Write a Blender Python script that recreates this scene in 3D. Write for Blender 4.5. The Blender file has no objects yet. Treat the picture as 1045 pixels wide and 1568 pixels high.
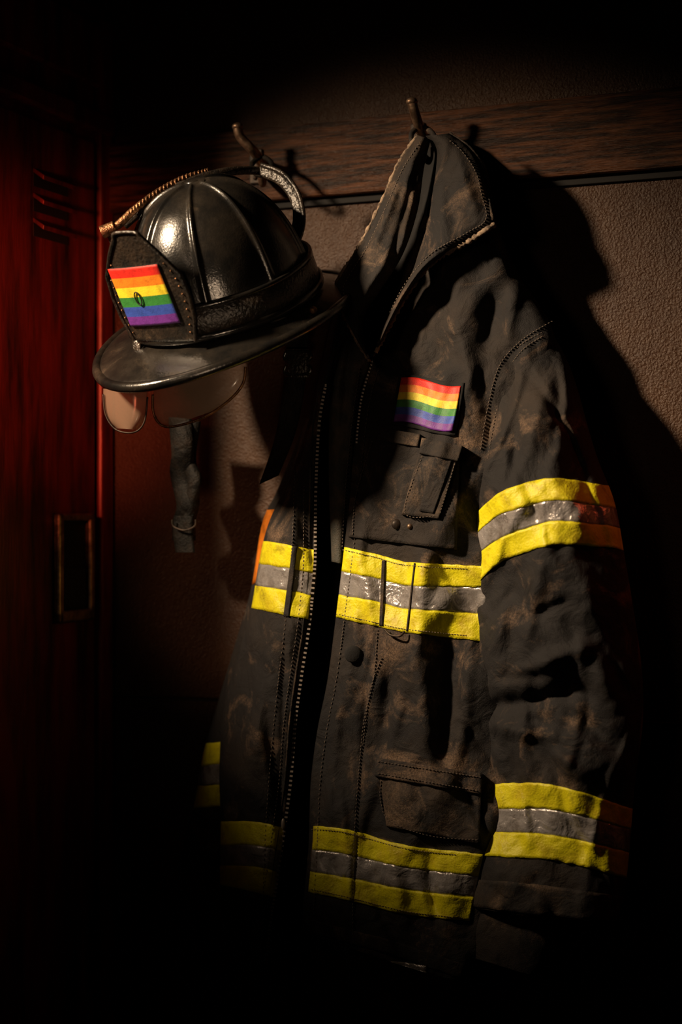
import bpy, bmesh, math, random
from mathutils import Vector, Matrix, noise
random.seed(4)
S=bpy.context.scene
try:
    S.view_settings.view_transform='Standard'
except Exception: pass
# ------------------------------------------------------------------ frame of the wall
CAM=Vector((0,-2.0,1.3)); K=0.0004          # tracing scale (tan per unit of the 1045x1568 sketch)
CORNER=Vector((-0.336,0.35,0)); WD=Vector((0.9217,-0.388,0)); WN=Vector((-0.388,-0.9217,0))
def L(xp,off,z): return CORNER+WD*xp+WN*off+Vector((0,0,z))
def W(u,v,off):
    d=Vector(((u-522.5)*K,1,-(v-784)*K))
    t=(WN.dot(CORNER)+off-WN.dot(CAM))/WN.dot(d)
    return CAM+d*t
# ------------------------------------------------------------------ materials
def nt(name):
    m=bpy.data.materials.new(name); m.use_nodes=True
    t=m.node_tree; b=t.nodes['Principled BSDF']; return m,t,b
def mat(name,c1,c2=None,scale=10,rough=0.6,metal=0.0,bumps=((200,0.2),),ramp=(0.45,0.65),stretch=(1,1,1),rough2=None,spec=0.5,dist=0.002,coat=0,dust=None):
    m,t,b=nt(name); N=t.nodes; K_=t.links
    tc=N.new('ShaderNodeTexCoord'); mp=N.new('ShaderNodeMapping'); mp.inputs['Scale'].default_value=stretch
    K_.new(tc.outputs['Object'],mp.inputs['Vector'])
    b.inputs['Roughness'].default_value=rough; b.inputs['Metallic'].default_value=metal
    b.inputs['Specular IOR Level'].default_value=spec
    b.inputs['Coat Weight'].default_value=coat
    if c2 is None: b.inputs['Base Color'].default_value=(*c1,1)
    else:
        n=N.new('ShaderNodeTexNoise'); n.inputs['Scale'].default_value=scale; n.inputs['Detail'].default_value=8; n.inputs['Roughness'].default_value=0.65
        K_.new(mp.outputs[0],n.inputs['Vector'])
        r=N.new('ShaderNodeValToRGB'); r.color_ramp.elements[0].position=ramp[0]; r.color_ramp.elements[1].position=ramp[1]
        r.color_ramp.elements[0].color=(*c1,1); r.color_ramp.elements[1].color=(*c2,1)
        K_.new(n.outputs['Fac'],r.inputs[0]); out=r.outputs[0]
        if dust:
            col,sc,a,bb,amt=dust
            n2=N.new('ShaderNodeTexNoise'); n2.inputs['Scale'].default_value=sc; n2.inputs['Detail'].default_value=12; n2.inputs['Roughness'].default_value=0.68; n2.inputs['Distortion'].default_value=0.8
            K_.new(mp.outputs[0],n2.inputs['Vector'])
            m2=N.new('ShaderNodeMapRange'); m2.inputs[1].default_value=a; m2.inputs[2].default_value=bb; m2.inputs[4].default_value=amt
            K_.new(n2.outputs['Fac'],m2.inputs[0])
            n3=N.new('ShaderNodeTexNoise'); n3.inputs['Scale'].default_value=500; n3.inputs['Detail'].default_value=3
            K_.new(mp.outputs[0],n3.inputs['Vector'])
            mm=N.new('ShaderNodeMath'); mm.operation='MULTIPLY'; K_.new(m2.outputs[0],mm.inputs[0])
            m3=N.new('ShaderNodeMapRange'); m3.inputs[1].default_value=0.35; m3.inputs[2].default_value=0.65; m3.inputs[3].default_value=0.3
            K_.new(n3.outputs['Fac'],m3.inputs[0]); K_.new(m3.outputs[0],mm.inputs[1])
            mx=N.new('ShaderNodeMixRGB'); mx.inputs[2].default_value=(*col,1); K_.new(mm.outputs[0],mx.inputs[0]); K_.new(out,mx.inputs[1]); out=mx.outputs[0]
        K_.new(out,b.inputs['Base Color'])
        if rough2 is not None:
            mr=N.new('ShaderNodeMapRange'); mr.inputs[1].default_value=ramp[0]; mr.inputs[2].default_value=ramp[1]
            mr.inputs[3].default_value=rough; mr.inputs[4].default_value=rough2
            K_.new(n.outputs['Fac'],mr.inputs[0]); K_.new(mr.outputs[0],b.inputs['Roughness'])
    prev=None
    for bb_ in bumps:
        sc,st=bb_[:2]
        n=N.new('ShaderNodeTexNoise'); n.inputs['Scale'].default_value=sc; n.inputs['Detail'].default_value=4
        if len(bb_)>2: n.inputs['Distortion'].default_value=1.2; n.inputs['Detail'].default_value=3
        K_.new(mp.outputs[0],n.inputs['Vector'])
        bu=N.new('ShaderNodeBump'); bu.inputs['Strength'].default_value=st; bu.inputs['Distance'].default_value=bb_[2] if len(bb_)>2 else dist
        K_.new(n.outputs['Fac'],bu.inputs['Height'])
        if prev: K_.new(prev.outputs[0],bu.inputs['Normal'])
        prev=bu
    if prev: K_.new(prev.outputs[0],b.inputs['Normal'])
    return m
M={}
M['fabric']=mat('turnout_fabric',(0.0175,0.0168,0.018),(0.034,0.027,0.023),7,0.75,bumps=((26,0.5,0.011),(900,0.6),(90,0.45)),ramp=(0.45,0.68),dist=0.0015,spec=0.22,dust=((0.26,0.17,0.11),13,0.53,0.68,0.70))
M['fabric2']=mat('turnout_fabric_worn',(0.024,0.022,0.022),(0.058,0.042,0.031),22,0.78,bumps=((30,0.5,0.010),(900,0.6),(120,0.5)),ramp=(0.45,0.7),dist=0.0015,spec=0.22,dust=((0.26,0.175,0.115),16,0.50,0.67,0.70))
M['lining']=mat('coat_lining',(0.008,0.008,0.009),(0.015,0.014,0.014),20,0.9,bumps=((500,0.3),))
M['flap']=mat('storm_flap_cloth',(0.050,0.050,0.042),(0.13,0.095,0.065),30,0.7,bumps=((600,0.5),(150,0.5)))
M['fray']=mat('frayed_edge',(0.12,0.09,0.07),(0.45,0.33,0.23),120,0.9,bumps=((1200,0.8),),ramp=(0.4,0.6))
M['thread']=mat('thread',(0.13,0.10,0.08),None,rough=0.8,bumps=())
M['yellow']=mat('fluorescent_tape',(0.74,0.68,0.008),(0.44,0.33,0.01),38,0.5,bumps=((40,0.4,0.006),(420,0.6),(60,0.35)),ramp=(0.48,0.74),dist=0.0012,dust=((0.08,0.045,0.012),20,0.54,0.69,0.85))
M['silver']=mat('reflective_tape',(0.44,0.42,0.42),(0.20,0.17,0.15),40,0.26,metal=0.45,bumps=((34,0.55,0.009),(500,0.3),(50,0.35)),ramp=(0.47,0.72),dist=0.0015,dust=((0.09,0.065,0.05),26,0.53,0.68,0.8))
M['zip']=mat('zip_metal',(0.34,0.29,0.25),None,rough=0.4,metal=0.5,bumps=())
M['wall']=mat('painted_wall',(0.074,0.034,0.015),(0.030,0.012,0.006),3.5,0.38,bumps=((330,0.9),(90,0.35)),ramp=(0.35,0.7),dist=0.0025,spec=0.32)
M['wood']=mat('rail_wood',(0.120,0.044,0.017),(0.016,0.006,0.003),12,0.42,bumps=((40,0.9),(200,0.3)),ramp=(0.38,0.58),stretch=(1,1,14),dist=0.0025,spec=0.28)
M['locker']=mat('locker_red_paint',(0.24,0.020,0.012),(0.03,0.006,0.005),9,0.42,metal=0.2,bumps=((60,0.25),),ramp=(0.40,0.64),stretch=(3,3,0.5))
M['black']=mat('recess_black',(0.004,0.003,0.003),None,rough=0.8,bumps=())
M['hook']=mat('hook_metal',(0.46,0.31,0.21),(0.18,0.11,0.07),60,0.42,metal=0.85,bumps=((150,0.3),),ramp=(0.4,0.6))
M['plate']=mat('hook_plate_metal',(0.05,0.032,0.022),(0.025,0.018,0.014),60,0.5,metal=0.5,bumps=((150,0.3),),ramp=(0.4,0.6))
M['helmet']=mat('helmet_shell',(0.007,0.007,0.007),(0.020,0.016,0.012),18,0.18,bumps=((45,0.18),(400,0.14)),ramp=(0.4,0.7),rough2=0.34,dust=((0.15,0.11,0.075),18,0.60,0.74,0.4),spec=0.8)
M['leather']=mat('helmet_leather',(0.011,0.010,0.009),(0.034,0.024,0.017),40,0.28,bumps=((260,0.9),),ramp=(0.4,0.7),dust=((0.16,0.11,0.07),30,0.55,0.72,0.5),spec=0.7)
M['brass']=mat('aged_brass',(0.34,0.17,0.085),(0.10,0.05,0.025),80,0.35,metal=0.85,bumps=((500,0.6),),ramp=(0.4,0.6))
M['rubber']=mat('strap_webbing',(0.005,0.0045,0.004),(0.016,0.011,0.008),60,0.6,bumps=((40,0.5,0.008),(500,0.6)),spec=0.2)
M['floor']=mat('floor_concrete',(0.05,0.04,0.035),(0.03,0.024,0.02),5,0.6)
cols=dict(red=(0.70,0.022,0.012),orange=(0.80,0.22,0.012),gold=(0.84,0.66,0.03),green=(0.035,0.22,0.04),blue=(0.035,0.08,0.42),purple=(0.15,0.03,0.28))
RB=['red','orange','gold','green','blue','purple','lining']
for k,c in cols.items(): M[k]=mat('flag_'+k,c,tuple(x*0.5 for x in c),90,0.55,bumps=((700,0.35),),ramp=(0.45,0.75),dist=0.001)
m,t,b=nt('eye_shield_plastic'); b.inputs['Base Color'].default_value=(0.34,0.23,0.16,1); b.inputs['Roughness'].default_value=0.16; b.inputs['Alpha'].default_value=0.32
M['visor']=m
# ------------------------------------------------------------------ mesh helpers
def new(name,verts,faces,m,parent=None,smooth=True,bevel=0):
    me=bpy.data.meshes.new(name); me.from_pydata([tuple(v) for v in verts],[],faces); me.update()
    bm=bmesh.new(); bm.from_mesh(me); bmesh.ops.recalc_face_normals(bm,faces=bm.faces); bm.to_mesh(me); bm.free()
    ob=bpy.data.objects.new(name,me); S.collection.objects.link(ob)
    for x in (m if isinstance(m,list) else [m]): me.materials.append(M[x])
    if smooth:
        for p in me.polygons: p.use_smooth=True
    if bevel:
        bv=ob.modifiers.new('b','BEVEL'); bv.width=bevel; bv.segments=2; bv.limit_method='ANGLE'
    if parent: ob.parent=parent
    return ob
def empty(name):
    e=bpy.data.objects.new(name,None); S.collection.objects.link(e); e.empty_display_size=0.05; return e
def boxverts(x0,x1,o0,o1,z0,z1,F=L):
    return [F(x,o,z) for x in (x0,x1) for o in (o0,o1) for z in (z0,z1)]
BF=[(0,1,3,2),(4,6,7,5),(0,4,5,1),(2,3,7,6),(0,2,6,4),(1,5,7,3)]
def box(name,x0,x1,o0,o1,z0,z1,m,parent=None,bevel=0.0):
    return new(name,boxverts(x0,x1,o0,o1,z0,z1),BF,m,parent,False,bevel)
def cr(p0,p1,p2,p3,t):
    return 0.5*((2*p1)+(-p0+p2)*t+(2*p0-5*p1+4*p2-p3)*t*t+(-p0+3*p1-3*p2+p3)*t*t*t)
def crv(pts,t):
    n=len(pts)-1; f=min(max(t,0),1)*n; i=min(int(f),n-1); f-=i
    g=lambda j:pts[min(max(j,0),n)]
    return tuple(cr(a,b_,c,d,f) for a,b_,c,d in zip(g(i-1),g(i),g(i+1),g(i+2)))
def tube(name,pts,rad,m,parent=None,sides=10,flat=1.0,n=None,jit=0):
    P=[tuple(p) for p in pts]; n=n or max(12,len(P)*8)
    C=[Vector(crv(P,i/n)) for i in range(n+1)]
    R=rad if isinstance(rad,(list,tuple)) else [rad]*2
    vs=[];fs=[]
    ref=Vector((0.3,-1,0.2)).normalized()
    for i,c in enumerate(C):
        tg=(C[min(i+1,n)]-C[max(i-1,0)]).normalized()
        a=tg.cross(ref).normalized(); b_=tg.cross(a)
        k=i/n*(len(R)-1); j=min(int(k),len(R)-2); r=R[j]*(1-(k-j))+R[j+1]*(k-j)
        r*=1+jit*random.uniform(-1,1)
        for s in range(sides):
            an=2*math.pi*s/sides
            vs.append(c+a*math.cos(an)*r+b_*math.sin(an)*r*flat)
    for i in range(n):
        for s in range(sides):
            s2=(s+1)%sides
            fs.append((i*sides+s,i*sides+s2,(i+1)*sides+s2,(i+1)*sides+s))
    fs.append(tuple(range(sides))); fs.append(tuple(n*sides+s for s in range(sides)))
    return new(name,vs,fs,m,parent)
def slab(name,A,B,m,parent=None,matfn=None,smooth=True):
    nr=len(A); nc=len(A[0]); vs=[p for r in A for p in r]+[p for r in B for p in r]; o=nr*nc; fs=[];mi=[]
    em=len(m)-1 if isinstance(m,list) else 0
    for i in range(nr-1):
        for j in range(nc-1):
            a=i*nc+j; fs.append((a,a+1,a+nc+1,a+nc)); mi.append(matfn(i,j) if matfn else 0)
            fs.append((o+a,o+a+nc,o+a+nc+1,o+a+1)); mi.append(mi[-1])
    def side(a,b_): fs.append((a,b_,o+b_,o+a)); mi.append(em)
    for j in range(nc-1): side(j,j+1); side((nr-1)*nc+j,(nr-1)*nc+j+1)
    for i in range(nr-1): side(i*nc,(i+1)*nc); side(i*nc+nc-1,(i+1)*nc+nc-1)
    ob=new(name,vs,fs,m,parent,smooth)
    if matfn:
        for p,k in zip(ob.data.polygons,mi): p.material_index=k
    return ob
def blob(name,c,r,m,parent=None,sc=(1,1,1)):
    bm=bmesh.new(); bmesh.ops.create_uvsphere(bm,u_segments=16,v_segments=10,radius=r)
    me=bpy.data.meshes.new(name); 
    for v in bm.verts: v.co=Vector((v.co.x*sc[0],v.co.y*sc[1],v.co.z*sc[2]))+Vector(c)
    bm.to_mesh(me); bm.free(); ob=bpy.data.objects.new(name,me); S.collection.objects.link(ob); me.materials.append(M[m])
    for p in me.polygons: p.use_smooth=True
    if parent: ob.parent=parent
    return ob
# ------------------------------------------------------------------ folds
def nz(u,v,a,b_,seed,rot=0):
    c,s=math.cos(rot),math.sin(rot); x=u*c+v*s; y=-u*s+v*c
    return noise.noise(Vector((x/a,y/b_,seed)))
def ridge(u,v,a,b_,seed,rot,k=4.5):
    r=max(0,1-abs(nz(u,v,a,b_,seed,rot))*k); return r*r*(3-2*r)
def crease(u,v,cl):
    d=0
    for (x0,y0,x1,y1,w,amp) in cl:
        dx,dy=x1-x0,y1-y0; l2=dx*dx+dy*dy
        t=((u-x0)*dx+(v-y0)*dy)/l2
        tc=min(max(t,0),1); q=math.hypot(u-x0-dx*tc,v-y0-dy*tc)
        if q<w*3: d+=amp*math.exp(-(q/w)**2)*math.sin(math.pi*min(max(tc*0.9+0.05,0),1))**0.5
    return d
class Panel:
    def __init__(s,rows,base,bulge=0,prof=0.5,folds=1.0,seed=0,creases=(),sag=0):
        s.rows=rows; s.base=base; s.bulge=bulge; s.prof=prof; s.folds=folds; s.seed=seed; s.cr=creases; s.sag=sag
    def uv(s,a,t):
        r=crv(s.rows,t); return r[0]+(r[2]-r[0])*a, r[1]+(r[3]-r[1])*a+s.sag*4*a*(1-a)
    def D(s,a,t,u,v):
        b=s.base(a,t) if callable(s.base) else s.base
        g=s.bulge(t) if callable(s.bulge) else s.bulge
        x=min(1,abs(2*a-1))
        d=b+g*max(0,(1-x*x))**s.prof
        e=min(1,max(0,(1-x)*5))*0.8+0.2
        f=nz(u,v,95,170,s.seed,0.35)*0.016+nz(u,v,42,95,s.seed+3,-0.5)*0.0058+nz(u,v,17,30,s.seed+6,0.6)*0.0015+nz(u,v,7,9,s.seed+8)*0.0003
        f+=ridge(u,v,90,260,s.seed+20,0.3,4)*0.0052-ridge(u,v,80,220,s.seed+24,-0.45,4)*0.0044
        return d+s.folds*f*e+crease(u,v,s.cr)
    def P(s,a,t,e=0):
        u,v=s.uv(a,t); return W(u,v,s.D(a,t,u,v)+e)
    def inv(s,u,v):
        lo,hi=0,1
        for _ in range(26):
            m_=(lo+hi)/2; r=crv(s.rows,m_); w=(u-r[0])/((r[2]-r[0]) or 1); w=min(max(w,-.2),1.2)
            vv=r[1]+(r[3]-r[1])*w+s.sag*4*w*(1-w)
            if vv<v: lo=m_
            else: hi=m_
        r=crv(s.rows,lo); return min(max((u-r[0])/((r[2]-r[0]) or 1),0),1),lo
    def at(s,u,v,e=0):
        a,t=s.inv(u,v); return W(u,v,s.D(a,t,u,v)+e)
    def build(s,name,m,parent,nu=70,nv=200,back=0.004):
        A=[];B=[]
        for i in range(nv+1):
            ra=[];rb=[]
            for j in range(nu+1):
                a=0.5-0.5*math.cos(math.pi*j/nu); t=i/nv; u,v=s.uv(a,t); d=s.D(a,t,u,v)
                ra.append(W(u,v,d)); rb.append(W(u,v,d-back))
            A.append(ra);B.append(rb)
        return slab(name,A,B,m,parent)
    def strip(s,name,a0,a1,top,bot,m,parent,nu=60,nv=8,e=0.0022,wob=1.2):
        def ln(p,u):
            if u<=p[0][0]: i=0
            else:
                i=len(p)-2
                for k in range(len(p)-1):
                    if u<=p[k+1][0]: i=k;break
            (x0,y0),(x1,y1)=p[i],p[i+1]; f=(u-x0)/(x1-x0)
            ym=p[max(i-1,0)][1]; yp=p[min(i+2,len(p)-1)][1]
            if f<0 or f>1: return y0+(y1-y0)*f
            if i==0: ym=2*y0-y1
            if i+2>len(p)-1: yp=2*y1-y0
            return cr(ym,y0,y1,yp,f)
        A=[];B=[]
        for i in range(nv+1):
            ra=[];rb=[]
            for j in range(nu+1):
                f=0.5-0.5*math.cos(math.pi*j/nu) if (a0<=0.01 or a1>=0.99) else j/nu
                a=a0+(a1-a0)*f
                lo,hi=0,1
                for _ in range(22):
                    m_=(lo+hi)/2; u,v=s.uv(a,m_); tv=ln(top,u)+(ln(bot,u)-ln(top,u))*i/nv+wob*nz(u,v,12,12,5)
                    if v<tv: lo=m_
                    else: hi=m_
                u,v=s.uv(a,lo); d=s.D(a,lo,u,v)
                ra.append(W(u,v,d+e)); rb.append(W(u,v,d-0.001))
            A.append(ra);B.append(rb)
        return slab(name,A,B,m,parent)
    def patch(s,name,c,m,parent,nu=24,nv=24,e=0.003,matfn=None,wave=0,rnd=0):
        A=[];B=[]
        for i in range(nv+1):
            ra=[];rb=[]
            for j in range(nu+1):
                a=j/nu;t=i/nv
                u=(c[0][0]*(1-a)+c[1][0]*a)*(1-t)+(c[3][0]*(1-a)+c[2][0]*a)*t
                v=(c[0][1]*(1-a)+c[1][1]*a)*(1-t)+(c[3][1]*(1-a)+c[2][1]*a)*t
                v+=wave*math.sin(a*2*math.pi)
                x,tt=s.inv(u,v); d=s.D(x,tt,u,v)
                ra.append(W(u,v,d+e+rnd*math.sin(a*9.0)*0.5)); rb.append(W(u,v,d-0.001))
            A.append(ra);B.append(rb)
        return slab(name,A,B,m,parent,matfn)
def resample(pts,step):
    out=[];N=400; P=[crv([tuple(p) for p in pts],i/N) for i in range(N+1)]; acc=0; out.append((P[0],0))
    for i in range(N):
        d=math.dist(P[i],P[i+1]); acc+=d
        if acc>=step: out.append((P[i+1],math.atan2(P[i+1][1]-P[i][1],P[i+1][0]-P[i][0]))); acc=0
    return out
def dashes(name,panel,lines,m,parent,step=5,ln=2.8,w=0.9,e=0.002,th=0.0012):
    vs=[];fs=[]
    for pts in lines:
        for (p,an) in resample(pts,step):
            c,s_=math.cos(an),math.sin(an)
            x,t=panel.inv(*p)
            d=panel.D(x,t,*p)
            o=len(vs)
            for dx in (-ln/2,ln/2):
                for dd in (d-0.001,d+e+th*0.5):
                    for dy in (-w/2,w/2):
                        vs.append(W(p[0]+dx*c-dy*s_,p[1]+dx*s_+dy*c,dd))
            fs+= [tuple(o+k for k in f) for f in BF]
    return new(name,vs,fs,m,parent,False)
def ptube(name,panel,pts,r,m,parent,e=0.001,jit=0,n=None):
    q=resample(pts,6); return tube(name,[panel.at(p[0],p[1],e) for p,_ in q],r,m,parent,6,n=n or len(q)*2,jit=jit)

# ================================================================== ROOM
plane=box
plane('floor',-1.6,2.4,-0.1,3.2,-0.08,0,'floor')
plane('ceiling',-1.6,2.4,-0.1,3.2,2.8,2.88,'wall')
plane('wall_back',-1.6,2.4,-0.1,0,0,2.8,'wall')
plane('wall_left',-1.7,-1.6,-0.1,3.2,0,2.8,'wall')
plane('trim_1',0.004,2.3,0,0.018,1.726,1.826,'wood',None,0.004)      # hook rail
plane('trim_2',0.004,2.3,0,0.006,1.716,1.7255,'black',None,0.001)
plane('trim_3',0.004,2.3,0,0.004,1.035,1.038,'black',None,0.001)
# ================================================================== LOCKER
lk=empty('locker')
box('carcass',-0.42,0,0.004,0.37,0.02,2.02,'locker',lk,0.006)
box('plinth',-0.40,-0.01,0.02,0.355,0.0,0.025,'black',lk)
box('frame_post',0,0.014,0.006,0.040,0.03,2.0,'locker',lk,0.004)
box('frame_post_b',0,0.014,0.352,0.368,0.03,2.0,'locker',lk,0.004)
box('frame_head',0,0.018,0.006,0.368,1.835,1.865,'locker',lk,0.005)
box('frame_cap',0,0.012,0.006,0.368,1.90,1.99,'locker',lk,0.004)
box('door',0,0.009,0.048,0.345,0.08,1.822,'locker',lk,0.005)
for i,z in enumerate((1.746,1.713,1.680)):
    vs=[];o0,o1=0.122,0.205
    for o in (o0,o1):
        vs+= [L(0.008,o,z+0.010),L(0.026,o,z-0.002),L(0.025,o,z-0.008),L(0.008,o,z+0.004)]
    new('louver_%d'%i,vs,[(0,1,2,3),(4,7,6,5),(0,4,5,1),(1,5,6,2),(2,6,7,3),(3,7,4,0)],'locker',lk,False,0.001)
    box('louver_slot_%d'%i,0.0085,0.0100,o0,o1,z-0.015,z+0.002,'black',lk)
hz0,hz1,ho0,ho1=1.150,1.298,0.066,0.158
box('handle_recess',0.0085,0.0105,ho0,ho1,hz0,hz1,'black',lk)
for nm,a in dict(t=(ho0,ho1,hz1-0.010,hz1),b=(ho0,ho1,hz0,hz0+0.016),l=(ho0,ho0+0.013,hz0,hz1),r=(ho1-0.013,ho1,hz0,hz1)).items():
    box('handle_frame_'+nm,0.009,0.020,*a,'hook',lk,0.003)
box('handle_latch',0.010,0.017,ho0+0.018,ho1-0.018,hz0+0.018,hz0+0.075,'black',lk,0.003)
# ================================================================== HOOKS
def hook(base,tip,low,name='coat_hook'):
    e=empty(name)
    tube('prong',[W(base[0],base[1]+6,0.018),W(base[0]-2,base[1]+2,0.045),W((base[0]*0.6+tip[0]*0.4),base[1]*0.7+tip[1]*0.3,0.075),W(tip[0]+4,tip[1]*0.7+base[1]*0.3,0.088),W(tip[0],tip[1],0.092)],[0.0085,0.0075,0.0065,0.0062,0.0066],'hook',e,12,n=40)
    blob('tip',W(tip[0],tip[1],0.092),0.0076,'hook',e,(1,1,0.7))
    c=W(base[0],base[1]+8,0); xp=(c-CORNER).dot(WD); z=c.z
    box('plate',xp-0.010,xp+0.010,0.018,0.022,z-0.03,z+0.018,'plate',e,0.005)
    tube('lower_prong',[W(base[0],base[1]+14,0.02),W(base[0]+1,base[1]+30,0.040),W(base[0],base[1]+36,0.058),W(base[0]-3,low,0.070)],[0.006,0.005,0.005],'hook',e,10)
    for dz in (-0.022,0.012): blob('screw',L(xp,0.0225,z+dz),0.003,'plate',e)
    return e
hook((402,245),(364,194),262)
hook((648,206),(631,156),222)
# ================================================================== COAT
ct=empty('firefighter_coat')
def bk(a,t): return 0.030+0.015*math.sin(t*3)
back=Panel([(640,240,690,235),(598,330,730,330),(545,440,790,440),(515,540,830,520),(490,640,840,650),(450,760,850,770),(415,880,850,900),(380,1020,850,1050),(350,1160,850,1190),(345,1300,820,1330),(355,1440,800,1490)],bk,0.02,0.5,0.8,11)
back.build('back_lining','lining',ct,40,90,0.02)
slL=Panel([(470,640,520,640),(425,750,500,760),(402,800,480,815),(385,900,470,915),(362,980,450,1000),(335,1070,430,1090),(312,1150,415,1170),(298,1230,400,1250),(280,1300,385,1320),(275,1335,380,1372)],0.03,0.045,0.5,0.7,21)
slL.build('sleeve_far','fabric',ct,40,120,0.02)
slL.strip('sleeve_far_tape_1',0,1,[(300,1140),(360,1134),(430,1140)],[(300,1176),(360,1166),(430,1172)],'yellow',ct,30)
slL.strip('sleeve_far_tape_2',0,1,[(300,1176),(360,1166),(430,1172)],[(290,1204),(360,1202),(430,1210)],'silver',ct,30)
slL.strip('sleeve_far_tape_3',0,1,[(290,1204),(360,1202),(430,1210)],[(290,1238),(360,1234),(430,1240)],'yellow',ct,30)
slL.strip('sleeve_far_tape_lit_orange',0,1,[(370,790),(420,780),(500,790)],[(370,905),(420,880),(500,890)],'orange',ct,30)  # yellow tape; the orange light on it is put into its colour
def lb(a,t): return 0.085+0.03*a
frL=Panel([(517,448,524,470),(506,500,519,520),(490,570,503,590),(474,640,492,660),(448,720,487,750),(412,800,486,815),(397,860,486,870),(383,940,478,955),(362,1010,466,1035),(342,1090,456,1110),(336,1180,450,1190),(338,1260,440,1268),(337,1340,428,1350),(342,1400,418,1415),(352,1448,412,1482)],
  lb,0.035,0.6,0.8,31,[(440,830,425,1380,5,-0.004),(455,700,440,1000,9,0.006),(420,960,380,1200,14,0.008),(400,1000,430,1250,10,-0.006),(350,1180,400,1230,12,0.007)])
frL.build('front_left','fabric',ct,60,260,0.006)
def tape3(P,nm,a0,a1,l0,l1,l2,l3,nu=60):
    P.strip(nm+'_yellow_top',a0,a1,l0,l1,'yellow',ct,nu)
    P.strip(nm+'_reflective',a0,a1,l1,l2,'silver',ct,nu,e=0.0018)
    P.strip(nm+'_yellow_low',a0,a1,l2,l3,'yellow',ct,nu)
tape3(frL,'tape_chest_l',0.0,0.93,[(390,826),(440,834),(486,843)],[(390,862),(440,870),(486,879)],[(385,896),(440,904),(486,914)],[(380,930),(440,942),(486,951)],40)
tape3(frL,'tape_hem_l',0.0,0.96,[(330,1258),(390,1258),(445,1270)],[(330,1295),(390,1294),(445,1306)],[(330,1326),(390,1327),(445,1340)],[(330,1354),(390,1366),(445,1382)],40)
def rb_(a,t): return 0.066+0.034*min(1,t*2.6)+0.02*math.exp(-a*8)
rc=[(700,470,730,620,16,0.012),(650,420,600,560,14,-0.008),(690,560,640,700,12,0.005),(560,700,540,840,9,-0.005),(640,980,650,1150,18,0.014),(600,1000,585,1180,12,-0.009),(560,880,575,1000,9,0.006),
    (690,960,680,1180,16,-0.012),(520,1060,505,1230,10,0.007),(650,840,640,980,14,0.007),(520,1200,540,1400,8,0.005),(600,1300,620,1420,14,0.008),(655,1300,668,1420,9,-0.008),
    (578,960,560,1060,4,-0.003),(560,1060,540,1400,3,-0.003),(760,450,740,560,14,-0.010),(790,440,775,520,12,0.010)]
frR=Panel([(650,330,757,335),(625,400,795,420),(597,480,845,500),(572,545,850,560),(552,610,830,640),(542,690,815,720),(535,770,805,800),(526,850,800,880),(514,950,800,960),(502,1040,800,1060),(486,1120,800,1130),(476,1200,790,1210),(473,1290,770,1310),(466,1370,750,1400),(462,1426,735,1512)],
  rb_,0.038,0.55,0.95,41,rc,sag=4)
frR.build('front_right','fabric',ct,120,330,0.008)
tape3(frR,'tape_chest_r',0.0,0.9,[(520,836),(575,848),(620,860),(720,866)],[(520,874),(575,885),(620,896),(720,899)],[(515,910),(575,921),(620,932),(720,939)],[(510,944),(575,958),(620,968),(720,980)],90)
tape3(frR,'tape_hem_r',0.02,0.9,[(470,1264),(530,1270),(620,1294),(720,1306)],[(470,1300),(530,1308),(620,1328),(720,1340)],[(470,1334),(530,1344),(620,1362),(720,1374)],[(470,1366),(530,1378),(620,1400),(720,1410)],90)
frR.strip('hem_facing',0.02,0.9,[(460,1405),(600,1440),(720,1480)],[(460,1424),(600,1462),(720,1503)],'fabric2',ct,60)
frR.strip('hem_tab',0.50,0.70,[(560,1470),(620,1474),(720,1492)],[(560,1484),(620,1490),(720,1506)],'silver',ct,14,4,0.004)
sc_=[(770,900,760,1010,14,0.012),(830,880,800,1000,12,0.010),(800,1030,900,990,14,0.014),(760,1080,880,1060,12,-0.014),(740,1110,860,1130,12,0.012),(900,880,930,1080,18,0.010),(850,560,800,700,18,0.012),
     (800,640,780,740,10,-0.009),(860,640,890,720,12,-0.009),(830,1140,900,1190,12,0.010),(735,1100,765,1075,7,-0.010),(880,1090,950,1150,14,-0.011),(770,790,765,870,6,0.003),(830,770,835,835,4,0.004),(800,1210,810,1300,8,0.005),
     (760,1040,840,1030,8,-0.006),(800,950,870,920,9,-0.007),(790,900,740,960,7,-0.005),(860,560,880,640,10,0.006)]
def sb(a,t): return 0.062+0.013*min(1,t*3)+0.012*math.sin(t*5)
slR=Panel([(822,492,838,496),(780,530,866,545),(757,580,884,592),(742,640,900,650),(728,710,917,705),(719,790,942,770),(718,860,957,850),(719,950,972,940),(726,1040,984,1030),(738,1120,985,1110),(741,1180,974,1190),(733,1235,968,1260),(716,1308,962,1330),(703,1345,955,1375),(697,1384,945,1412)],
   sb,lambda t:0.035+0.050*min(1,t*3),0.5,1.15,51,sc_,sag=6)
slR.build('sleeve_near','fabric',ct,120,300,0.012)
tape3(slR,'tape_sleeve_up',0,1,[(718,797),(760,758),(800,741),(850,732),(935,744),(960,750)],[(718,828),(760,792),(800,777),(850,766),(935,776),(960,782)],[(718,860),(760,828),(800,811),(850,798),(935,805),(960,810)],[(718,908),(760,866),(800,847),(850,834),(935,838),(960,844)],100)
tape3(slR,'tape_sleeve_low',0,1,[(730,1202),(790,1199),(850,1203),(968,1238)],[(728,1240),(790,1238),(850,1241),(968,1270)],[(722,1274),(790,1275),(850,1280),(968,1306)],[(712,1308),(790,1313),(850,1318),(966,1346)],100)
slR.strip('cuff_band',0,1,[(700,1346),(800,1352),(950,1372)],[(695,1384),(800,1398),(950,1414)],'fabric2',ct,60,e=0.004)
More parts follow.
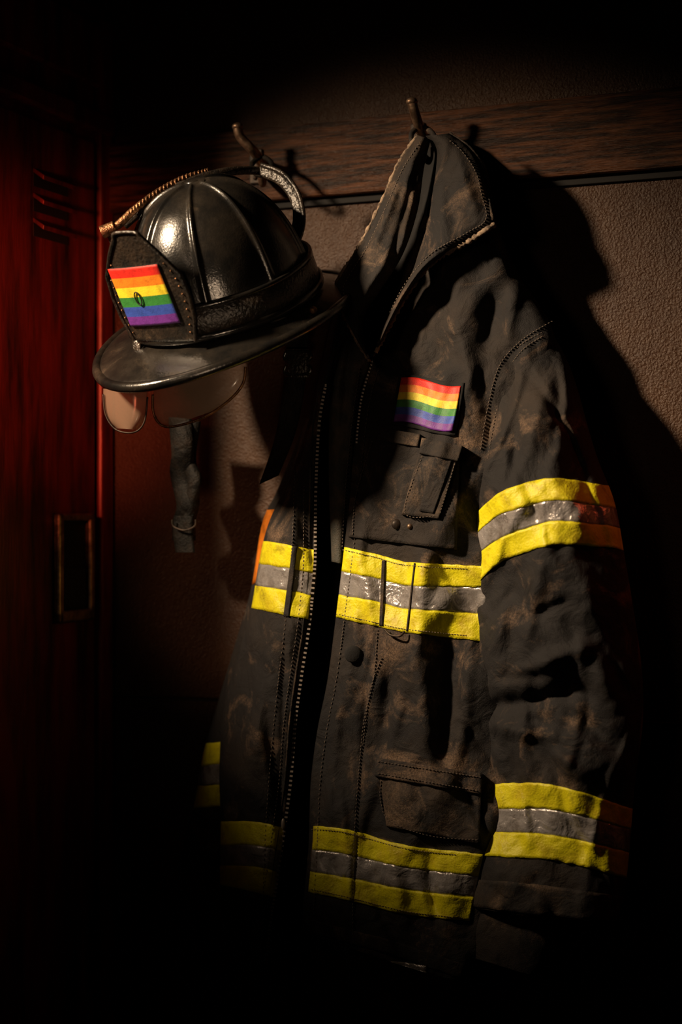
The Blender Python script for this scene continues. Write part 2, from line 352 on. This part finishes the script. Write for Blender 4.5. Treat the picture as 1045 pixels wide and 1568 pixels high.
wr=Panel([(722,1398,860,1408),(717,1432,850,1460),(716,1464,835,1500)],0.09,0.035,0.5,0.6,61)
wr.build('cuff_liner','fabric',ct,30,40,0.03)
# collar
inn=Panel([(628,222,668,222),(598,290,660,290),(565,370,645,370),(535,440,625,440),(530,490,602,490),(555,530,580,530)],0.065,-0.02,0.5,0.6,71)
inn.build('collar_inside','lining',ct,40,60,0.006)
clL=Panel([(638,206,660,214),(610,250,650,256),(583,310,640,322),(553,370,618,388),(524,420,586,440),(514,440,560,480),(522,478,556,510),(545,520,562,538),(568,556,572,562)],lambda a,t:0.100+0.03*t,0.024,0.6,0.9,73,[(585,320,545,420,7,-0.008),(610,280,570,380,8,0.010),(640,250,600,400,6,-0.008),(600,380,550,470,9,0.007)])
clL.build('collar_left','fabric2',ct,50,130,0.006)
clR=Panel([(652,208,690,204),(668,230,716,222),(668,260,738,252),(662,300,748,300),(656,340,757,343),(642,385,715,372),(630,420,662,402),(606,462,628,444),(586,505,600,492),(570,548,574,545)],lambda a,t:0.092+0.02*math.sin(t*3.0)+0.02*t,0.022,0.6,0.9,77,[(700,230,730,330,10,0.006),(680,260,700,370,12,-0.006),(640,350,600,470,8,0.006)])
clR.build('collar_right','fabric',ct,60,150,0.007)
ptube('collar_fray_r',clR,[(757,344),(715,371),(664,401),(630,442),(601,491),(574,543)],0.0028,'fray',ct,0.004,0.55)
ptube('collar_edge_r',clR,[(690,205),(716,223),(738,253),(748,300),(756,342)],0.0022,'fabric2',ct,0.0,0.2)
ptube('collar_fray_l',clL,[(640,207),(611,250),(584,310),(554,370),(523,420),(515,440),(525,478),(546,520),(567,554)],0.0022,'fray',ct,0.0,0.5)
dashes('collar_stitch',clR,[[(690,216),(708,232),(728,262),(738,300),(744,336),(712,358),(660,388),(622,432),(596,480)]],'thread',ct,5)
dashes('collar_stitch_l',clL,[[(640,222),(615,262),(592,315),(562,378),(533,425),(526,445),(535,478)]],'thread',ct,5)
tube('hang_loop',[W(636,232,0.10),W(630,208,0.085),W(640,196,0.072),W(652,196,0.068),W(664,206,0.075),W(672,228,0.10)],0.0035,'fabric2',ct,8)
yk=Panel([(655,206,700,210),(660,250,742,250),(660,300,756,310),(660,345,768,375),(660,400,792,430),(660,440,830,490)],0.045,0.03,0.5,0.6,81)
yk.build('shoulder_yoke','fabric',ct,50,80,0.04)
fl=Panel([(528,480,560,540),(512,530,566,560),(506,590,552,600),(504,660,545,670),(504,730,540,740),(506,800,532,810),(508,860,527,864)],0.108,0.014,0.6,0.6,91,[(540,500,520,700,6,-0.005),(530,520,512,620,4,0.004)])
fl.build('storm_flap','flap',ct,24,80,0.006)
dashes('storm_flap_stitch',fl,[[(552,560),(540,640),(530,740),(524,840)]],'thread',ct,5)
zl=[(499,590),(489,650),(484,745),(483,815),(482,870),(474,955),(462,1035),(452,1110),(446,1190),(436,1268),(424,1350),(414,1415),(407,1478)]
zr=[(598,482),(574,545),(554,610),(546,680)]
dashes('zipper_left',frL,[zl],'zip',ct,5.4,2.8,4.4,0.005)
dashes('zipper_right',frR,[zr],'zip',ct,5.2,2.4,3.0,0.003)
zb=[(p[0]-9,p[1]) for p in zl]
ptube('zip_tape_l',frL,zb,0.0012,'fabric2',ct,0.001)
dashes('seam_left',frL,[[(p[0]-18,p[1]) for p in zl[2:]],[(452,700),(448,820),(438,940),(420,1100),(408,1250),(402,1400),(400,1460)]],'thread',ct,5)
blob('zip_pull',frL.at(434,1262,0.006),0.005,'zip',ct,(0.6,0.5,1.5))
dashes('seam_right',frR,[[(610,482),(586,548),(567,612),(556,690),(549,770),(540,850),(527,950),(515,1040),(500,1120),(490,1200),(486,1290),(480,1400)],
   [(578,965),(572,1040),(558,1100),(548,1200),(542,1300),(540,1430)],[(584,1008),(566,1060),(556,1140)]],'thread',ct,5)
dashes('seam_shoulder',slR,[[(838,505),(795,530),(768,572),(752,640),(740,710)],[(838,511),(800,536),(774,577),(758,640),(747,705)]],'thread',ct,5)
dashes('seam_yoke',frR,[[(845,492),(800,520),(765,560),(748,620),(736,690)]],'thread',ct,5)
frR.patch('patch_backing',[(611,573),(711,586),(699,667),(598,651)],'lining',ct,24,24,0.003,wave=-1.5)
frR.patch('rainbow_patch',[(615,578),(706,591),(694,660),(603,646)],RB,ct,30,24,0.0050,matfn=lambda i,j:min(5,i*6//24),wave=-3,rnd=0.0012)
frR.patch('chest_pocket',[(566,668),(704,690),(700,842),(534,822)],'fabric',ct,30,30,0.006)
frR.patch('chest_pocket_flap',[(584,655),(644,665),(640,684),(580,674)],'fabric2',ct,16,10,0.010)
frR.patch('radio_pocket',[(648,672),(707,684),(672,794),(615,788)],'fabric2',ct,20,24,0.013)
frR.patch('radio_pocket_flap',[(646,670),(709,683),(702,706),(642,694)],'fabric2',ct,20,10,0.018)
frR.patch('radio_pocket_fold',[(668,694),(694,700),(664,786),(642,782)],'fabric',ct,14,20,0.0155)
frR.patch('lower_pocket',[(578,1163),(738,1188),(735,1292),(592,1265)],'fabric2',ct,30,30,0.007)
frR.patch('lower_pocket_flap',[(576,1160),(740,1185),(738,1216),(574,1188)],'fabric',ct,30,10,0.012)
dashes('pocket_stitch',frR,[[(570,676),(545,760),(540,818)],[(584,1192),(583,1225),(598,1258),(660,1280),(730,1286)]],'thread',ct,5,e=0.0075)
dashes('pocket_stitch_b',frR,[[(646,700),(620,784),(668,790)],[(698,706),(674,786)],[(580,1166),(736,1190)],[(580,1184),(734,1211)]],'thread',ct,5,e=0.0135)
blob('snap',frR.at(608,803,0.008),0.0065,'plate',ct,(1,0.5,1)); blob('snap_b',frR.at(628,806,0.007),0.0035,'hook',ct)
blob('button',frR.at(541,1002,0.004),0.011,'lining',ct,(1,0.35,1))
frR.patch('tape_tab_a',[(585,858),(590,858),(586,958),(581,958)],'fabric2',ct,4,30,0.0045)
frR.patch('tape_tab_b',[(634,862),(636,862),(624,966),(622,966)],'fabric2',ct,4,30,0.0045)
tube('tape_loop',[frR.at(590,964,0.008),frR.at(598,972,0.009),frR.at(612,974,0.009),frR.at(620,967,0.008)],0.0015,'plate',ct,8)
dashes('tape_stitch',frR,[[(526,842),(575,853),(620,865),(716,871)],[(516,940),(575,953),(620,963),(716,973)],[(478,1270),(530,1275),(620,1299),(700,1309)],[(478,1362),(530,1373),(620,1395),(692,1404)]],'fray',ct,4,2.4,0.8,0.003)
frL.patch('tape_tab_c',[(448,836),(456,837),(442,944),(434,943)],'fabric2',ct,4,30,0.0045)
# ================================================================== HELMET
hm=empty('firefighter_helmet')
U=Vector((-0.22,-0.42,0.88)).normalized(); F=Vector((-0.68,-0.55,-0.43)); F=(F-U*F.dot(U)).normalized(); SD=U.cross(F).normalized()
C0=W(350,480,0.185)
def H(x,y,z): return C0+F*x+SD*y+U*z      # x front, y near side, z up
DX,DY,DZ=0.116,0.106,0.160
ribs=[math.radians(a) for a in (0,45,90,135,180,225,270,315)]
def dome(th,ph,e=0):
    r=math.cos(ph)**0.8; k=0
    for a in ribs:
        d=abs((th-a+math.pi)%(2*math.pi)-math.pi); dd=d*max(r,0.12)
        k=max(k,math.exp(-(dd/0.024)**2))
    pan=0.018*abs(math.sin((th)*4))**0.6*r
    f=1+0.055*k*min(1,r*3)+pan
    return H(DX*r*math.cos(th)*f+e*math.cos(th),DY*r*math.sin(th)*f+e*math.sin(th),0.012+DZ*math.sin(ph)*(1+0.02*k)+e*0.3)
vs=[];fs=[];NT,NP=256,60
for i in range(NP+1):
    for j in range(NT): vs.append(dome(2*math.pi*j/NT,(math.pi/2-0.03)*i/NP-0.05))
for i in range(NP):
    for j in range(NT): fs.append((i*NT+j,i*NT+(j+1)%NT,(i+1)*NT+(j+1)%NT,(i+1)*NT+j))
fs.append(tuple(NP*NT+j for j in range(NT)))
new('dome',vs,fs,'helmet',hm)
blob('crown_cap',H(0,0,0.008+DZ),0.014,'helmet',hm,(1,1,0.5))
def ring(name,prof,m,nt_=180):
    vs=[];fs=[];n=len(prof(0))
    for j in range(nt_):
        for p in prof(2*math.pi*j/nt_): vs.append(H(*p))
    for j in range(nt_):
        for i in range(n): fs.append((j*n+i,j*n+(i+1)%n,((j+1)%nt_)*n+(i+1)%n,((j+1)%nt_)*n+i))
    return new(name,vs,fs,m,hm)
def outr(th):
    c,s=math.cos(th),math.sin(th); a=0.190 if c>0 else 0.182
    return a*c, 0.142*s*(1+0.03*c)
def zb_(th): return 0.010-0.016-0.010*abs(math.cos(th))**3
def brimp(th):
    xo,yo=outr(th); xi,yi=DX*0.97*math.cos(th),DY*0.97*math.sin(th); o=[]
    for k in range(9):
        f=k/8; z=0.010-0.016*f**1.4-0.010*abs(math.cos(th))**3*f
        o.append((xi+(xo-xi)*f,yi+(yo-yi)*f,z))
    return o+[(x,y,z-0.005) for x,y,z in reversed(o)]
ring('brim',brimp,'helmet')
def bead(th,q=0.0066,f=1.0):
    xo,yo=outr(th); z=zb_(th)-0.002; l=math.hypot(xo,yo)
    return [((xo*f)+q*math.cos(a)*xo/l,(yo*f)+q*math.cos(a)*yo/l,z+q*math.sin(a)) for a in [2*math.pi*k/10 for k in range(10)]]
ring('brim_edge',bead,'helmet')
ring('brim_welt',lambda th:[(x,y,z+0.0035) for x,y,z in bead(th,0.0022,0.93)],'helmet')
def band(th,z0,z1,e):
    c,s=math.cos(th),math.sin(th); o=[]
    for z in (z0,(z0+z1)/2,z1):
        ph=math.asin(min(0.99,max(0,(z-0.012)/DZ))); r=math.cos(ph)**0.8*1.035; o.append(((DX*r+e)*c,(DY*r+e)*s,z))
    return o+[(x-0.004*c,y-0.004*s,z) for x,y,z in reversed(o)]
ring('head_band',lambda th:band(th,0.014,0.052,0.008),'leather')
ring('head_band_cord',lambda th:band(th,0.012,0.020,0.012),'helmet')
ring('head_band_top',lambda th:band(th,0.050,0.055,0.009),'helmet')
TW=math.radians(14)
def sh(a,b,e=0):
    wv=[0.095,0.112,0.118,0.112,0.075,0.03]; k=b*5; i=min(int(k),4); w=wv[i]*(1-(k-i))+wv[i+1]*(k-i)
    y=a*w; x=0.132+0.012*b-1.6*y*y+e; z=0.018+0.142*b
    return H(x*math.cos(TW)-y*math.sin(TW),x*math.sin(TW)+y*math.cos(TW),z)
A=[[sh(j/24-0.5,i/40) for j in range(25)] for i in range(41)]; B=[[sh(j/24-0.5,i/40,-0.005) for j in range(25)] for i in range(41)]
slab('front_shield',A,B,'leather',hm)
edge=[sh(-0.5,i/20,0.001) for i in range(21)]+[sh(0.5,1-i/20,0.001) for i in range(21)]
tube('shield_welt',edge,0.0022,'leather',hm,8,n=160)
def fl2(a,b,e):
    y0=-0.041+0.080*a; z0=-0.038+0.076*b; y=-0.006+(y0+0.002)*math.cos(0.06)-z0*math.sin(0.06); z=0.079+z0*math.cos(0.06)+(y0+0.002)*math.sin(0.06); x=0.132+0.012*(z-0.018)/0.142-1.6*y*y+e
    return H(x*math.cos(TW)-y*math.sin(TW),x*math.sin(TW)+y*math.cos(TW),z)
A=[[fl2(j/20,1-i/24,0.003) for j in range(21)] for i in range(25)]; B=[[fl2(j/20,1-i/24,-0.001) for j in range(21)] for i in range(25)]
slab('rainbow_badge',A,B,RB,hm,lambda i,j:min(5,i*6//24))
tube('badge_zero',[fl2(0.42+0.055*math.cos(t),0.48+0.11*math.sin(t),0.0045) for t in [k*math.pi/6 for k in range(13)]],0.0009,'black',hm,6)
for k in range(10):
    for sgn in (-0.44,0.44): blob('stud',sh(sgn,0.08+0.07*k,0.001),0.0012,'brass',hm)
pts=[(160,354,0.30),(180,345,0.295),(205,322,0.285),(240,296,0.265),(280,275,0.24),(318,264,0.21)]
tube('crest_rod',[W(*p) for p in pts],[0.0052,0.0050,0.0046,0.0048],'brass',hm,12,n=60,jit=0.06)
tube('crest_tip',[W(156,356,0.302),W(176,347,0.297)],[0.0085,0.0075],'brass',hm,12)
tube('crest_stay',[W(168,354,0.296),W(176,372,0.285),W(190,392,0.275)],0.006,'leather',hm,8)
tube('crest_strap',[W(*p) for p in [(190,345,0.275),(225,315,0.27),(265,290,0.25),(310,272,0.225),(355,262,0.19),(400,262,0.14),(428,270,0.12)]],0.006,'leather',hm,10,n=60,flat=0.6)
for k in range(24):
    f=k/23; p=crv([tuple(W(*q)) for q in pts],0.35+0.65*f); blob('crest_wrap',p,0.0058,'brass',hm,(0.45,1,1))
def ribbon(name,pts,w,m,parent,th=0.003,n=50,cur=0.0015):
    rows=[];rb=[]
    for i in range(n+1):
        u,v,o,an=crv(pts,i/n); an=math.radians(an); du,dv=math.cos(an)*w/2,math.sin(an)*w/2
        rows.append([W(u-du+2*du*k/6,v-dv+2*dv*k/6,o+cur*math.sin(math.pi*k/6)) for k in range(7)])
        rb.append([W(u-du+2*du*k/6,v-dv+2*dv*k/6,o-th) for k in range(7)])
    return slab(name,rows,rb,m,parent)
ribbon('suspension_band',[(398,262,0.15,90),(430,276,0.15,120),(452,305,0.15,160),(456,340,0.155,185),(443,375,0.165,210),(420,405,0.18,215)],16,'leather',hm,0.006)
tube('suspension_welt',[W(*p) for p in [(400,252,0.152),(434,266,0.152),(458,298,0.152),(465,340,0.157),(452,380,0.167),(428,412,0.182)]],0.003,'leather',hm,8)
tube('hook_ring',[W(*p) for p in [(398,240,0.062),(386,252,0.075),(392,266,0.10),(412,268,0.10),(416,250,0.075),(404,240,0.062)]],0.0035,'rubber',hm,8)
def lobe(name,rows,off,mt):
    p=Panel(rows,off,0.016,0.5,0.0); p.build(name,mt,hm,24,24,0.002); return p
lobe('eye_shield_near',[(236,590,372,555),(234,615,376,572),(236,635,370,590),(244,648,352,612),(262,652,330,628)],0.225,'visor')
lobe('eye_shield_far',[(158,595,226,600),(159,622,225,626),(165,642,220,644),(178,656,210,658)],0.240,'visor')
tube('eye_shield_rim_near',[W(u,v,0.234) for u,v in [(234,604),(235,632),(246,650),(266,653),(310,640),(350,614),(372,588),(376,562)]],0.0017,'brass',hm,6)
tube('eye_shield_rim_far',[W(u,v,0.248) for u,v in [(158,604),(162,636),(178,658),(205,662),(221,646),(226,608)]],0.0012,'plate',hm,6)
blob('rivet',H(-0.03,0.130,0.004),0.005,'brass',hm)
ribbon('band_keeper',[(208,512,0.285,0),(210,535,0.285,0),(214,556,0.28,0)],13,'leather',hm,0.006)
ribbon('chin_strap',[(276,640,0.10,5),(280,690,0.10,-15),(278,730,0.085,12),(288,770,0.09,-8),(282,800,0.08,0),(282,828,0.08,0)],36,'rubber',hm,0.006,60,0.006)
ribbon('chin_strap_b',[(297,645,0.095,0),(290,700,0.088,18),(298,740,0.095,-12),(286,800,0.085,0)],22,'rubber',hm,0.005,50,0.005)
ribbon('chin_strap_end',[(281,790,0.092,0),(280,815,0.092,0),(284,846,0.092,0)],30,'rubber',hm,0.010)
tube('chin_buckle',[W(u,v,0.10) for u,v in [(264,796),(266,806),(282,812),(298,806),(300,796)]],0.0015,'plate',hm,8)
ribbon('rear_strap',[(462,470,0.14,0),(456,520,0.145,0),(454,560,0.15,5),(448,610,0.15,0),(436,670,0.15,-15),(412,735,0.15,-25)],33,'rubber',hm,0.004)
for vv in (545,566): 
    tube('rear_buckle',[W(u,v,0.158) for u,v in [(438,vv-6),(438,vv+6),(472,vv+6),(472,vv-6),(438,vv-6)]],0.0025,'helmet',hm,8)
ribbon('rear_buckle_body',[(455,534,0.158,0),(455,556,0.16,0),(455,578,0.158,0)],36,'leather',hm,0.008)
# ================================================================== LIGHTS
def spot(name,loc,aim,power,col,size,blend=0.7,rad=0.03):
    l=bpy.data.lights.new(name,'SPOT'); l.energy=power; l.color=col; l.spot_size=math.radians(size); l.spot_blend=blend; l.shadow_soft_size=rad
    o=bpy.data.objects.new(name,l); S.collection.objects.link(o); o.location=loc
    o.rotation_euler=(Vector(aim)-Vector(loc)).to_track_quat('-Z','Y').to_euler(); return o
spot('key_spotlight',L(-0.42,1.25,2.15),W(685,700,0.05),225,(1,0.73,0.47),35,1.0,0.07)
spot('added_fill_spot',L(0.25,1.9,1.55),W(560,720,0.1),3.5,(1,0.68,0.44),34,1.0,0.2)  # added frontal fill without a source in the room, brightens coat and visor
spot('helmet_accent_spotlight',L(0.85,1.30,1.15),W(310,500,0.2),9,(1,0.70,0.45),15,1.0,0.04)
spot('locker_red_spotlight',L(0.24,1.3,1.52),L(-0.03,0.19,1.53),62,(1,0.17,0.07),26,1.0,0.05)
spot('rim_red_spotlight',L(1.35,0.02,1.75),W(960,850,0.10),3,(1,0.12,0.04),40,1.0,0.04)
spot('amber_spotlight',L(0.22,0.60,0.72),W(350,880,0.0),4.6,(1,0.52,0.27),26,1.0,0.05)
w=bpy.data.worlds.new('World'); S.world=w; w.use_nodes=True
w.node_tree.nodes['Background'].inputs[0].default_value=(0.25,0.12,0.08,1); w.node_tree.nodes['Background'].inputs[1].default_value=0.008
# ================================================================== CAMERA
cd=bpy.data.cameras.new('camera'); co=bpy.data.objects.new('camera',cd); S.collection.objects.link(co)
co.location=CAM; co.rotation_euler=(math.pi/2,0,0); cd.sensor_fit='VERTICAL'; cd.sensor_height=36; cd.lens=36/(1568*K)
cd.dof.use_dof=True; cd.dof.focus_distance=2.03; cd.dof.aperture_fstop=2.2
S.camera=co
